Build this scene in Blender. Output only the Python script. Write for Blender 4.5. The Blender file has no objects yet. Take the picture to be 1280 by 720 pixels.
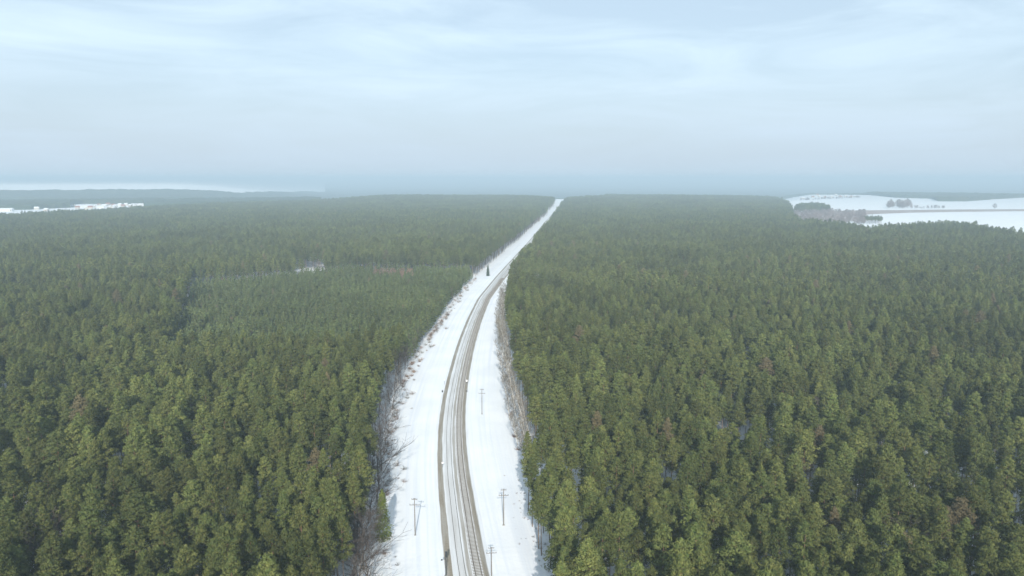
import bpy, math, random
import numpy as np
from mathutils import Vector, Matrix

S = bpy.context.scene
C = S.collection
R = math.radians
rng = np.random.default_rng(7)
random.seed(7)

# ------------------------------------------------------------------ camera
CAM_H = 90.0
PITCH = math.atan(137 / 889)
cam_d = bpy.data.cameras.new("camera")
cam_d.sensor_width = 36; cam_d.lens = 25.0
cam_d.clip_start = 0.5; cam_d.clip_end = 80000
cam = bpy.data.objects.new("camera", cam_d); C.objects.link(cam)
cam.location = (0, 0, CAM_H); cam.rotation_euler = (math.pi / 2 - PITCH, 0, 0)
S.camera = cam

# ------------------------------------------------------------------ light
SUN_EL = R(27); SUN_AZ = -2.6          # shadows run this many degrees off +Y (left)
sd = (math.sin(R(SUN_AZ)), math.cos(R(SUN_AZ)))      # shadow heading on the ground
sun_d = bpy.data.lights.new("sun", 'SUN'); sun_d.energy = 4.6; sun_d.angle = R(0.55)
sun_d.color = (1.0, 0.955, 0.88)
sun = bpy.data.objects.new("sun", sun_d); C.objects.link(sun)
ldir = Vector((sd[0] * math.cos(SUN_EL), sd[1] * math.cos(SUN_EL), -math.sin(SUN_EL)))
sun.rotation_euler = ldir.to_track_quat('-Z', 'Y').to_euler()
sun.location = (0, -50, 150)

w = bpy.data.worlds.new("World"); S.world = w; w.use_nodes = True
nt = w.node_tree; nt.nodes.clear()
def N(t, typ, **kw):
    n = t.nodes.new(typ)
    for k, v in kw.items(): setattr(n, k, v)
    return n
out = N(nt, 'ShaderNodeOutputWorld'); bg = N(nt, 'ShaderNodeBackground'); bg.inputs[1].default_value = 0.10
sky = N(nt, 'ShaderNodeTexSky', sky_type='NISHITA', sun_disc=False)
sky.sun_elevation = SUN_EL
sky.sun_rotation = math.atan2(-sd[0], -sd[1])        # azimuth of the sun, clockwise from +Y
sky.altitude = 150; sky.air_density = 1.0; sky.dust_density = 1.6; sky.ozone_density = 1.5
tc = N(nt, 'ShaderNodeTexCoord')
mp = N(nt, 'ShaderNodeMapping'); mp.inputs['Scale'].default_value = (2.2, 2.2, 13)
mp.inputs['Rotation'].default_value = (R(4), R(-6), R(20))
no = N(nt, 'ShaderNodeTexNoise'); no.inputs['Scale'].default_value = 1.5; no.inputs['Detail'].default_value = 7; no.inputs['Roughness'].default_value = .56
no.inputs['Distortion'].default_value = .6
rp = N(nt, 'ShaderNodeMapRange'); rp.inputs[1].default_value = .38; rp.inputs[2].default_value = .72; rp.inputs[3].default_value = 0.58; rp.inputs[4].default_value = 1.0
# clouds thin out towards the horizon, a dull haze veil lies there
sx = N(nt, 'ShaderNodeSeparateXYZ')
veil = N(nt, 'ShaderNodeMapRange', interpolation_type='SMOOTHSTEP'); veil.inputs[1].default_value = 0.0; veil.inputs[2].default_value = .17
veil.inputs[3].default_value = 1.0; veil.inputs[4].default_value = 0.0
mx = N(nt, 'ShaderNodeMix', data_type='RGBA'); mx.inputs[7].default_value = (7.3, 9.05, 10.4, 1)
mx2 = N(nt, 'ShaderNodeMix', data_type='RGBA'); mx2.inputs[7].default_value = (5.5, 6.6, 7.75, 1)
vm = N(nt, 'ShaderNodeMath', operation='MULTIPLY'); vm.inputs[1].default_value = .85
L = nt.links.new
L(tc.outputs['Generated'], mp.inputs[0]); L(mp.outputs[0], no.inputs[0]); L(no.outputs[0], rp.inputs[0])
L(tc.outputs['Generated'], sx.inputs[0]); L(sx.outputs[2], veil.inputs[0]); L(veil.outputs[0], vm.inputs[0])
L(rp.outputs[0], mx.inputs[0]); L(sky.outputs[0], mx.inputs[6]); L(mx.outputs[2], mx2.inputs[6]); L(vm.outputs[0], mx2.inputs[0])
L(mx2.outputs[2], bg.inputs[0]); L(bg.outputs[0], out.inputs[0])

S.view_settings.view_transform = 'Standard'; S.view_settings.look = 'None'
S.view_settings.exposure = 0.12; S.view_settings.gamma = 1; S.view_settings.use_curve_mapping = False
S.render.engine = 'CYCLES'
cy = S.cycles
cy.max_bounces = 4; cy.diffuse_bounces = 1; cy.glossy_bounces = 1; cy.transmission_bounces = 1
cy.volume_bounces = 0; cy.transparent_max_bounces = 4
cy.use_denoising = True; cy.caustics_reflective = False; cy.caustics_refractive = False
cy.use_adaptive_sampling = False

HAZE_DENSITY = 3.2e-4
HAZE_COLOR = (0.69, 0.87, 0.99, 1)

# ------------------------------------------------------------------ helpers
F = 889.0
def gp(px, py, z=0.0):
    """world point at height z seen at (px,py) of the 1280x720 photo"""
    d = Vector(((px - 640) / F, 1.0, -(py - 360) / F))
    c, s = math.cos(PITCH), math.sin(PITCH)
    wd = (d.x, d.y * c + d.z * s, -d.y * s + d.z * c)
    t = (z - CAM_H) / wd[2]
    return (wd[0] * t, wd[1] * t)

def tag(o, label=None, cat=None, group=None, kind=None):
    if label: o['label'] = label
    if cat: o['category'] = cat
    if group: o['group'] = group
    if kind: o['kind'] = kind
    return o

def mat(name, col=(.5, .5, .5), rough=.9):
    m = bpy.data.materials.new(name); m.use_nodes = True
    b = m.node_tree.nodes['Principled BSDF']
    b.inputs['Base Color'].default_value = (*col, 1); b.inputs['Roughness'].default_value = rough
    b.inputs['Specular IOR Level'].default_value = .2
    return m

def noisy(name, c1, c2, scale=1.0, rough=.9, detail=4, rnd=0.0, lo=.35, hi=.65, coord='Object'):
    """two-tone noise material, optional per-object brightness spread"""
    m = mat(name, c1, rough); t = m.node_tree; b = t.nodes['Principled BSDF']
    co = N(t, 'ShaderNodeTexCoord'); n = N(t, 'ShaderNodeTexNoise')
    n.inputs['Scale'].default_value = scale; n.inputs['Detail'].default_value = detail
    r = N(t, 'ShaderNodeMapRange'); r.inputs[1].default_value = lo; r.inputs[2].default_value = hi
    x = N(t, 'ShaderNodeMix', data_type='RGBA'); x.inputs[6].default_value = (*c1, 1); x.inputs[7].default_value = (*c2, 1)
    k = t.links.new
    k(co.outputs[coord], n.inputs[0]); k(n.outputs[0], r.inputs[0]); k(r.outputs[0], x.inputs[0])
    last = x.outputs[2]
    if rnd:
        oi = N(t, 'ShaderNodeObjectInfo'); h = N(t, 'ShaderNodeHueSaturation')
        a = N(t, 'ShaderNodeMapRange'); a.inputs[3].default_value = 1 - rnd; a.inputs[4].default_value = 1 + rnd
        k(oi.outputs['Random'], a.inputs[0]); k(a.outputs[0], h.inputs['Value']); k(last, h.inputs['Color'])
        f = N(t, 'ShaderNodeMath', operation='MULTIPLY'); f.inputs[1].default_value = 37.0
        g = N(t, 'ShaderNodeMath', operation='FRACT'); q = N(t, 'ShaderNodeMapRange')
        q.inputs[3].default_value = .5 - .018; q.inputs[4].default_value = .5 + .006
        k(oi.outputs['Random'], f.inputs[0]); k(f.outputs[0], g.inputs[0]); k(g.outputs[0], q.inputs[0]); k(q.outputs[0], h.inputs['Hue'])
        last = h.outputs[0]
        if 'pine' in name:
            gt = N(t, 'ShaderNodeMath', operation='GREATER_THAN'); gt.inputs[1].default_value = .99
            f2 = N(t, 'ShaderNodeMath', operation='MULTIPLY'); f2.inputs[1].default_value = 91.0; g2 = N(t, 'ShaderNodeMath', operation='FRACT')
            k(oi.outputs['Random'], f2.inputs[0]); k(f2.outputs[0], g2.inputs[0]); k(g2.outputs[0], gt.inputs[0])
            sc0 = N(t, 'ShaderNodeMath', operation='MULTIPLY'); sc0.inputs[1].default_value = .7; k(gt.outputs[0], sc0.inputs[0])
            bm = N(t, 'ShaderNodeMix', data_type='RGBA'); bm.inputs[7].default_value = (.17, .125, .075, 1); k(sc0.outputs[0], bm.inputs[0]); k(last, bm.inputs[6]); last = bm.outputs[2]
        # whole stands of the wood differ a little in tone
        for sc_, amp in ((.011, .20), (.035, .16)):
            nn = N(t, 'ShaderNodeTexNoise'); nn.inputs['Scale'].default_value = sc_; nn.inputs['Detail'].default_value = 2
            mm = N(t, 'ShaderNodeMapRange'); mm.inputs[1].default_value = .3; mm.inputs[2].default_value = .7; mm.inputs[3].default_value = 1 - amp; mm.inputs[4].default_value = 1 + amp
            hh = N(t, 'ShaderNodeHueSaturation'); k(oi.outputs['Location'], nn.inputs[0]); k(nn.outputs[0], mm.inputs[0]); k(mm.outputs[0], hh.inputs['Value']); k(last, hh.inputs['Color']); last = hh.outputs[0]
    k(last, b.inputs['Base Color'])
    return m

def mesh_obj(name, me, parent=None, m=None):
    o = bpy.data.objects.new(name, me); C.objects.link(o)
    if parent: o.parent = parent
    if m: me.materials.append(m)
    return o

def quads_to_mesh(name, V, tri=False):
    """V: (n,4,3) separate faces (or n,3,3)"""
    k = V.shape[1]; n = V.shape[0]
    me = bpy.data.meshes.new(name)
    me.vertices.add(n * k); me.vertices.foreach_set('co', V.astype(np.float32).ravel())
    me.loops.add(n * k); me.loops.foreach_set('vertex_index', np.arange(n * k, dtype=np.int32))
    me.polygons.add(n); me.polygons.foreach_set('loop_start', np.arange(0, n * k, k, dtype=np.int32))
    me.update(calc_edges=True); me.validate()
    return me

class MB:
    def __init__(s): s.v = []; s.f = []; s.mi = []
    def tube(s, pts, rad, n=5, cap=True, mi=0):
        base = len(s.v); pts = [Vector(p) for p in pts]
        for i, p in enumerate(pts):
            d = (pts[min(i + 1, len(pts) - 1)] - pts[max(i - 1, 0)])
            d = d.normalized() if d.length > 1e-9 else Vector((0, 0, 1))
            a = d.orthogonal().normalized(); b = d.cross(a)
            for j in range(n):
                t = 2 * math.pi * j / n
                s.v.append(p + (a * math.cos(t) + b * math.sin(t)) * rad[i])
        for i in range(len(pts) - 1):
            for j in range(n):
                k = (j + 1) % n
                s.f.append((base + i * n + j, base + i * n + k, base + (i + 1) * n + k, base + (i + 1) * n + j)); s.mi.append(mi)
        if cap:
            s.f.append(tuple(base + j for j in reversed(range(n)))); s.mi.append(mi)
            s.f.append(tuple(base + (len(pts) - 1) * n + j for j in range(n))); s.mi.append(mi)
    def box(s, c, d, mi=0, rz=0):
        base = len(s.v); M = Matrix.Rotation(rz, 3, 'Z')
        for z in (-1, 1):
            for x, y in ((-1, -1), (1, -1), (1, 1), (-1, 1)):
                s.v.append(Vector(c) + M @ Vector((x * d[0] / 2, y * d[1] / 2, z * d[2] / 2)))
        for q in ((0, 3, 2, 1), (4, 5, 6, 7), (0, 1, 5, 4), (1, 2, 6, 5), (2, 3, 7, 6), (3, 0, 4, 7)):
            s.f.append(tuple(base + i for i in q)); s.mi.append(mi)
    def mesh(s, name):
        me = bpy.data.meshes.new(name); me.from_pydata([tuple(v) for v in s.v], [], s.f)
        me.polygons.foreach_set('material_index', s.mi); me.update(); return me

def empty(name, loc, rz=0, sc=1.0):
    o = bpy.data.objects.new(name, None); C.objects.link(o)
    o.location = loc; o.rotation_euler = (0, 0, rz); o.scale = (sc, sc, sc) if not isinstance(sc, tuple) else sc
    o.empty_display_size = .5
    return o
kids = {}
def copy_tree(o, parent=None):
    c = o.copy(); C.objects.link(c); c.parent = parent
    lst = []
    for ch in kids.get(o.name, []):
        lst.append(copy_tree(ch, c))
    kids[c.name] = lst
    return c
def child(name, me, parent, m=None):
    o = mesh_obj(name, me, parent, m); kids.setdefault(parent.name, []).append(o); return o

# ------------------------------------------------------------------ plan of the place (metres)
TRK = [(597, 720), (591, 686), (586, 649), (577.5, 600), (574, 560), (573.2, 530), (575.2, 500), (579, 475), (583.8, 450), (590, 425), (598, 400),
       (609, 374), (628.5, 348), (648.5, 324), (668, 301), (685, 278)]
trk = [gp(*p) for p in TRK]
# straight on in both directions
a, b = np.array(trk[0]), np.array(trk[1]); d0 = (a - b) / np.linalg.norm(a - b)
trk = [tuple(a + d0 * 260 + np.array((22, 0))), tuple(a + d0 * 120 + np.array((5, 0)))] + trk
e = np.array(gp(628.5, 348)); f_ = np.array(gp(668, 301)); dd = (f_ - e) / np.linalg.norm(f_ - e)
trk += [tuple(np.array(trk[-1]) + dd * q) for q in (400, 800, 1400, 1700)]
trk = np.array(trk)
# smooth resample by Y
ys = np.arange(trk[:, 1].min(), trk[:, 1].max(), 4.0)
xs = np.interp(ys, trk[:, 1], trk[:, 0])
def smooth(x, n):
    k = np.hanning(n); k /= k.sum()
    p = np.concatenate([2 * x[0] - x[n:0:-1], x, 2 * x[-1] - x[-2:-n - 2:-1]])
    return np.convolve(p, k, 'same')[n:-n]
xs = smooth(xs, 15)
def track_x(y): return np.interp(y, ys, xs)

LEFT = [gp(*p) for p in ((462, 760), (470, 720), (480, 690), (487, 620), (488, 560), (493, 530), (501, 490), (520, 450), (545, 410), (560, 388), (590, 352), (612, 333), (650, 300), (670, 281), (688, 262), (697, 254))]
RIGHT = [gp(*p) for p in ((705, 760), (690, 720), (668, 650), (655, 600), (648, 575), (637, 530), (630, 490), (624, 440), (622, 400))]
LEFT = np.array([(LEFT[0][0] - 2, -400)] + LEFT + [(LEFT[-1][0] + 20, 3300)])
_r = [(y, float(track_x(y)) + 9.5) for y in (560, 700, 900, 1300, 2000, 2900, 3300)]
RIGHT = np.array([(RIGHT[0][0] + 1, -400)] + RIGHT + [(x, y) for y, x in _r])
def xl(y): return np.interp(y, LEFT[:, 1], LEFT[:, 0])
def xr(y): return np.interp(y, RIGHT[:, 1], RIGHT[:, 0])

def poly_px(pts, z): return np.array([gp(x, y, z) for x, y in pts])
def inside(P, poly):
    x, y = P[:, 0], P[:, 1]; r = np.zeros(len(P), bool); n = len(poly); j = n - 1
    for i in range(n):
        xi, yi = poly[i]; xj, yj = poly[j]
        c = ((yi > y) != (yj > y)) & (x < (xj - xi) * (y - yi) / (yj - yi + 1e-12) + xi)
        r ^= c; j = i
    return r

ZC = 18.0
FAR = [(-60, 270), (0, 268), (60, 265), (120, 262), (180, 258.5), (230, 255), (320, 252.5), (400, 250), (450, 247.5), (550, 245.5), (640, 246), (690, 249.5), (706, 250.5),
       (725, 248.5), (760, 244.5), (830, 242), (900, 241.5), (940, 243), (965, 245.5), (980, 249), (987, 256), (990, 268), (1000, 274), (1060, 279), (1088, 285), (1110, 282), (1160, 278), (1200, 279), (1240, 284),
       (1280, 292), (1400, 316)]
forest_poly = np.vstack([poly_px(FAR, ZC), np.array([(400, -60), (-400, -60)])])
YOUNG = poly_px([(205, 452), (226, 402), (242, 354), (300, 350), (380, 341), (450, 335), (560, 336), (640, 337), (620, 420), (500, 432), (430, 440), (330, 440)], 9.0)
GAPS = [poly_px([(238, 350), (300, 346), (380, 338), (450, 332), (560, 333), (640, 334), (640, 337), (560, 336), (450, 335), (380, 341), (300, 350), (242, 354)], 9.0),
        poly_px([(222, 402), (239, 346), (242, 354), (226, 402)], 9.0),
        poly_px([(143, 292), (215, 290), (216, 294), (142, 296)], 0.0),
        poly_px([(372, 338), (405, 338), (408, 350), (366, 350)], 0.0)]

def stand(P):
    return .84 + .17 * vnoise(P, 95, 41) + .12 * vnoise(P, 38, 42)
def hexgrid(sp, ymin, ymax, half):
    nx = int(2 * half / sp) + 1; ny = int((ymax - ymin) / (sp * .866)) + 1
    gx, gy = np.meshgrid(np.arange(nx), np.arange(ny))
    X = (gx + .5 * (gy % 2)) * sp - half; Y = gy * sp * .866 + ymin
    P = np.stack([X.ravel(), Y.ravel()], 1)
    P += rng.normal(0, sp * .20, P.shape)
    return P
def wedge(P, margin=45):
    return np.abs(P[:, 0]) < P[:, 1] * .735 + margin
def vnoise(P, s, seed=0):
    """cheap smooth value noise in 0..1"""
    r = np.random.default_rng(seed); T = r.random((256, 256))
    q = P / s; i = np.floor(q).astype(int); f = q - i; f = f * f * (3 - 2 * f)
    g = lambda a, b: T[(i[:, 0] + a) & 255, (i[:, 1] + b) & 255]
    return (g(0, 0) * (1 - f[:, 0]) + g(1, 0) * f[:, 0]) * (1 - f[:, 1]) + (g(0, 1) * (1 - f[:, 0]) + g(1, 1) * f[:, 0]) * f[:, 1]

def rect_px(x0, y0, x1, y1, z=0.0): return poly_px([(x0, y0), (x1, y0), (x1, y1), (x0, y1)], z)

def forest_mask(P, dy=0):
    m = inside(P, forest_poly)
    near = np.clip((330 - P[:, 1]) / 60, 0, 1)
    l = xl(P[:, 1]) - 2.2 - 3.3 * near; r_ = xr(P[:, 1]) + 2.2 - 3.8 * np.clip((215 - P[:, 1]) / 20, 0, 1)
    th = (P[:, 1] > 205) & (P[:, 1] < 520)
    r_ = r_ + np.where(th, 4.0, 0)
    m &= (P[:, 0] < l) | (P[:, 0] > r_)
    for g in GAPS: m &= ~inside(P, g)
    return m

# ------------------------------------------------------------------ materials
M = {}
M['needles'] = noisy('pine_needles', (.062, .088, .024), (.142, .155, .045), 1.1, rnd=.36)
M['young_needles'] = noisy('young_pine_needles', (.078, .108, .038), (.135, .16, .056), 1.0, rnd=.18)
M['spruce'] = noisy('spruce_needles', (.09, .12, .025), (.15, .175, .035), 1.3, rnd=.1)
M['dark_spruce'] = noisy('dark_spruce_needles', (.03, .06, .03), (.05, .08, .035), 1.3, rnd=.1)
M['bark'] = noisy('pine_bark', (.16, .12, .09), (.28, .22, .17), 2.0)
M['bark_up'] = noisy('upper_pine_bark', (.30, .18, .11), (.22, .14, .09), 2.0)
M['birch'] = noisy('birch_bark', (.72, .68, .60), (.42, .37, .30), 1.6, lo=.5, hi=.8)
M['twig'] = noisy('bare_twigs', (.155, .135, .10), (.24, .21, .16), 1.0, rnd=.2)
M['grey_bark'] = noisy('grey_bark', (.10, .085, .07), (.18, .16, .13), 2.0, rnd=.15)
M['dark_twig'] = noisy('dark_twigs', (.065, .055, .046), (.12, .10, .085), 1.0, rnd=.2)
M['red_twig'] = noisy('reddish_twigs', (.23, .15, .10), (.31, .22, .15), 1.0, rnd=.2)
M['wood'] = noisy('weathered_wood', (.17, .15, .13), (.28, .25, .22), 3.0)
M['steel'] = mat('rusty_rail_steel', (.06, .045, .038), .6)
M['sleeper'] = noisy('sleeper_concrete', (.20, .17, .14), (.30, .27, .23), 2.0)
M['white'] = mat('white_enamel', (.8, .8, .8), .5)
M['dark_metal'] = mat('dark_painted_metal', (.05, .055, .06), .5)
M['porcelain'] = mat('porcelain', (.75, .75, .72), .4)
M['concrete'] = noisy('concrete', (.35, .34, .32), (.45, .44, .41), 3.0)
M['cream'] = noisy('cream_render', (.62, .56, .46), (.68, .62, .52), .5, rnd=.12)
M['roof_red'] = noisy('red_roof_tiles', (.36, .13, .08), (.30, .11, .075), .5)
M['roof_snow'] = noisy('snow_on_roof', (.78, .79, .8), (.84, .85, .86), .5)
M['far_canopy'] = noisy('far_forest_canopy', (.035, .06, .028), (.075, .085, .04), .02, detail=6)
M['soil'] = noisy('bare_field_soil', (.30, .22, .18), (.42, .34, .3), .05)

def snow_material(name, c1=(.80, .81, .815), c2=(.88, .88, .875), speck=0.0):
    m = mat(name, c1, .75); t = m.node_tree; b = t.nodes['Principled BSDF']; k = t.links.new
    g = N(t, 'ShaderNodeNewGeometry')
    n = N(t, 'ShaderNodeTexNoise'); n.inputs['Scale'].default_value = .06; n.inputs['Detail'].default_value = 8
    x = N(t, 'ShaderNodeMix', data_type='RGBA'); x.inputs[6].default_value = (*c1, 1); x.inputs[7].default_value = (*c2, 1)
    r = N(t, 'ShaderNodeMapRange'); r.inputs[1].default_value = .35; r.inputs[2].default_value = .65
    k(g.outputs['Position'], n.inputs[0]); k(n.outputs[0], r.inputs[0]); k(r.outputs[0], x.inputs[0])
    last = x.outputs[2]
    if speck:
        n2 = N(t, 'ShaderNodeTexNoise'); n2.inputs['Scale'].default_value = .55; n2.inputs['Detail'].default_value = 6; n2.inputs['Roughness'].default_value = .65
        r2 = N(t, 'ShaderNodeMapRange'); r2.inputs[1].default_value = .56; r2.inputs[2].default_value = .66; r2.inputs[4].default_value = speck
        y = N(t, 'ShaderNodeMix', data_type='RGBA'); y.inputs[7].default_value = (.23, .17, .11, 1)
        k(g.outputs['Position'], n2.inputs[0]); k(n2.outputs[0], r2.inputs[0]); k(r2.outputs[0], y.inputs[0]); k(last, y.inputs[6]); last = y.outputs[2]
    k(last, b.inputs['Base Color'])
    bu = N(t, 'ShaderNodeBump'); bu.inputs['Strength'].default_value = .35; bu.inputs['Distance'].default_value = .25
    n3 = N(t, 'ShaderNodeTexNoise'); n3.inputs['Scale'].default_value = .8; n3.inputs['Detail'].default_value = 5
    k(g.outputs['Position'], n3.inputs[0]); k(n3.outputs[0], bu.inputs['Height']); k(bu.outputs[0], b.inputs['Normal'])
    return m
M['forest_floor'] = snow_material('snowy_forest_floor', (.74, .74, .74), (.84, .84, .84), .45)
M['snow'] = snow_material('clearing_snow')

# ------------------------------------------------------------------ ground, to the horizon
def hill(x, y):
    r = np.hypot(x, y); az = np.degrees(np.arctan2(x, y))
    s = lambda a, b, v: (lambda t: t * t * (3 - 2 * t))(np.clip((v - a) / (b - a), 0, 1))
    left = 1 - s(-26, -12.5, az); right = s(19.5, 23, az)
    drop = s(3000, 4000, r) * (1 - right) + s(4300, 5600, r) * right
    z = -46 * drop
    z = z + left * (99 * s(3100, 4700, r)) + (1 - left) * 62 * s(8000, 20000, r)
    z = z + 9 * s(1700, 2700, r) * (1 - s(2700, 3300, r)) * s(-16, -8, az) * (1 - s(11, 20, az)) * (.75 + .25 * np.sin(az * .5))
    return np.where(y > 0, z, 0)
rad = np.concatenate([[0], np.geomspace(60, 34000, 90)])
nA = 240; ang = np.linspace(0, 2 * np.pi, nA, endpoint=False)
vs = [(0, 0, 0)]; fs = []
for i, r in enumerate(rad[1:]):
    X = r * np.sin(ang); Y = r * np.cos(ang); Z = hill(X, Y)
    vs += list(zip(X.tolist(), Y.tolist(), Z.tolist()))
for j in range(nA): fs.append((0, 1 + (j + 1) % nA, 1 + j))
for i in range(len(rad) - 2):
    for j in range(nA):
        a_, b_ = 1 + i * nA + j, 1 + i * nA + (j + 1) % nA
        fs.append((a_, b_, b_ + nA, a_ + nA))
me = bpy.data.meshes.new('ground'); me.from_pydata(vs, [], fs); me.update()
tag(mesh_obj('ground', me, None, M['forest_floor']), kind='structure')

# snow of the open ground, 4 mm above
def strip_mesh(name, u0f, u1f, Y, nu, zf, attr=True):
    """strip between x=u0f(y) and x=u1f(y) with attributes u (metres from right track) and v"""
    V = []; U = []
    for y in Y:
        a_, b_ = float(u0f(y)), float(u1f(y)); tx = float(track_x(y))
        for i in range(nu + 1):
            x = a_ + (b_ - a_) * i / nu; V.append((x, y, zf(x - tx, y) + float(hill(np.array(x), np.array(y))))); U.append(x - tx)
    Fs = []
    for j in range(len(Y) - 1):
        for i in range(nu):
            k = j * (nu + 1) + i; Fs.append((k, k + 1, k + nu + 2, k + nu + 1))
    me = bpy.data.meshes.new(name); me.from_pydata(V, [], Fs); me.update()
    at = me.attributes.new('u', 'FLOAT', 'POINT'); at.data.foreach_set('value', U)
    return me
Yc = np.concatenate([np.arange(-60, 700, 6.0), np.arange(700, 3000, 40.0)])
rr = random.Random(3)
jl = np.interp(Yc, np.arange(-100, 3400, 9), [rr.uniform(-2.5, 1.5) for _ in np.arange(-100, 3400, 9)])
def clearing_mat():
    m = snow_material('clearing_snow_tracks_and_shade'); t = m.node_tree; b = t.nodes['Principled BSDF']; k = t.links.new
    src = b.inputs['Base Color'].links[0].from_socket
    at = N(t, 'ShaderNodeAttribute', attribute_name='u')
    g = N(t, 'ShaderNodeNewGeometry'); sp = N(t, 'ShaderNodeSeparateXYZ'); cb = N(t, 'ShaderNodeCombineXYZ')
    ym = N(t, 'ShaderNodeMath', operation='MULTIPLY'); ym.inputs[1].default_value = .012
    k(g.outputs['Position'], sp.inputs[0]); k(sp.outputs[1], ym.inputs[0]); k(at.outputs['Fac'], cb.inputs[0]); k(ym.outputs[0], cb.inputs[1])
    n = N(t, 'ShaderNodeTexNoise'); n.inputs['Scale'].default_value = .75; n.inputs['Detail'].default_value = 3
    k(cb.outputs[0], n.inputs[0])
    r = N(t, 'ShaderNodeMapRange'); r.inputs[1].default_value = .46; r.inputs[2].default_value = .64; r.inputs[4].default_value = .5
    x = N(t, 'ShaderNodeMix', data_type='RGBA'); x.inputs[7].default_value = (.70, .735, .79, 1)  # bluish lanes: packed tracks, plus shade of shallow ditches painted into the snow colour
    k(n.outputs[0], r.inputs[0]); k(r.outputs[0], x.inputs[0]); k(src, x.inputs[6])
    # dead grass poking through near the two edges of the wood
    n2 = N(t, 'ShaderNodeTexNoise'); n2.inputs['Scale'].default_value = 1.1; n2.inputs['Detail'].default_value = 6; n2.inputs['Roughness'].default_value = .7
    k(g.outputs['Position'], n2.inputs[0])
    e_ = N(t, 'ShaderNodeAttribute', attribute_name='edge')
    ad = N(t, 'ShaderNodeMath', operation='ADD'); k(n2.outputs[0], ad.inputs[0]); k(e_.outputs['Fac'], ad.inputs[1])
    r2 = N(t, 'ShaderNodeMapRange'); r2.inputs[1].default_value = .74; r2.inputs[2].default_value = .86; r2.inputs[4].default_value = .75
    y = N(t, 'ShaderNodeMix', data_type='RGBA'); y.inputs[7].default_value = (.30, .23, .15, 1)
    k(ad.outputs[0], r2.inputs[0]); k(r2.outputs[0], y.inputs[0]); k(x.outputs[2], y.inputs[6]); k(y.outputs[2], b.inputs['Base Color'])
    return m
def relief(u, y):
    return .03 + .22 * math.exp(-((u + 14) / 2.2) ** 2) + .12 * math.exp(-((u - 11) / 2.0) ** 2) - 0.0 * u
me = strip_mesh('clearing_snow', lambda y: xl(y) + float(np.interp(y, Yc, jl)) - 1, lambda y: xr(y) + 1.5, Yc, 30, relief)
co = np.empty(len(me.vertices) * 3); me.vertices.foreach_get('co', co); co = co.reshape(-1, 3)
dl = co[:, 0] - xl(co[:, 1]); dr = xr(co[:, 1]) - co[:, 0]
at = me.attributes.new('edge', 'FLOAT', 'POINT'); at.data.foreach_set('value', np.maximum(.20 - .03 * np.clip(dl, 0, 9), .17 - .028 * np.clip(dr, 0, 9)).astype(np.float32))
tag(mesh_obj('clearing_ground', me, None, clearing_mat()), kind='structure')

# snow fields of the far right and left
def field(name, poly, m, z=.03):
    me = bpy.data.meshes.new(name); me.from_pydata([(x, y, z) for x, y in poly], [], [tuple(range(len(poly)))]); me.update()
    return tag(mesh_obj(name, me, None, m), kind='structure')
def g0(*p): return [gp(x, y) for x, y in p]
def field_far(px): return np.interp(px, [960, 985, 1000, 1040, 1075, 1120, 1165, 1172, 1210, 1240, 1280, 1420], [243, 242, 241.5, 241.5, 242.5, 247.5, 248.5, 252, 252, 249.5, 247, 245])
V = []; Fs = []; nx_, ny_ = 110, 24
for i in range(ny_ + 1):
    for j in range(nx_ + 1):
        px = 975 + (1420 - 975) * j / nx_; d1 = gp(px, float(field_far(px))); d0_ = gp(px, 300 + (px - 975) * .1); t_ = i / ny_
        x, y = d0_[0] + (d1[0] - d0_[0]) * t_, d0_[1] + (d1[1] - d0_[1]) * t_; V.append((x, y, float(hill(np.array(x), np.array(y))) + .5 * min(1, t_ * 3)))
for i in range(ny_):
    for j in range(nx_):
        k = i * (nx_ + 1) + j; Fs.append((k, k + 1, k + nx_ + 2, k + nx_ + 1))
me = bpy.data.meshes.new('snow_field'); me.from_pydata(V, [], Fs); me.update()
tag(mesh_obj('snow_field', me, None, M['snow']), kind='structure')
field('snow_field', g0((-160, 280), (182, 266), (182, 257), (100, 254), (-160, 254)), M['snow'], .034)
field('field_strip', g0((1040, 273), (1090, 268), (1135, 266.2), (1200, 265), (1280, 264.2), (1400, 263.5), (1400, 261), (1280, 261.7), (1200, 262), (1120, 262.8), (1040, 263.5)), M['soil'], .6)
# far field is draped on its hill
r0az = lambda az: 4080 + 700 * np.clip((az + 21) / 6.5, 0, 1) ** 1.5
V = []; Fs = []; na, nr = 60, 30
for i in range(nr + 1):
    for j in range(na + 1):
        ad_ = -48 + 33.5 * j / na; a_ = R(ad_); q0 = float(r0az(ad_)); r = q0 + (max(5300, q0 + 60) - q0) * i / nr
        x, y = r * math.sin(a_), r * math.cos(a_); V.append((x, y, float(hill(np.array(x), np.array(y))) + 2.5))
for i in range(nr):
    for j in range(na):
        k = i * (na + 1) + j; Fs.append((k, k + 1, k + na + 2, k + na + 1))
me = bpy.data.meshes.new('snow_field'); me.from_pydata(V, [], Fs); me.update()
tag(mesh_obj('snow_field', me, None, M['snow']), kind='structure')

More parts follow.
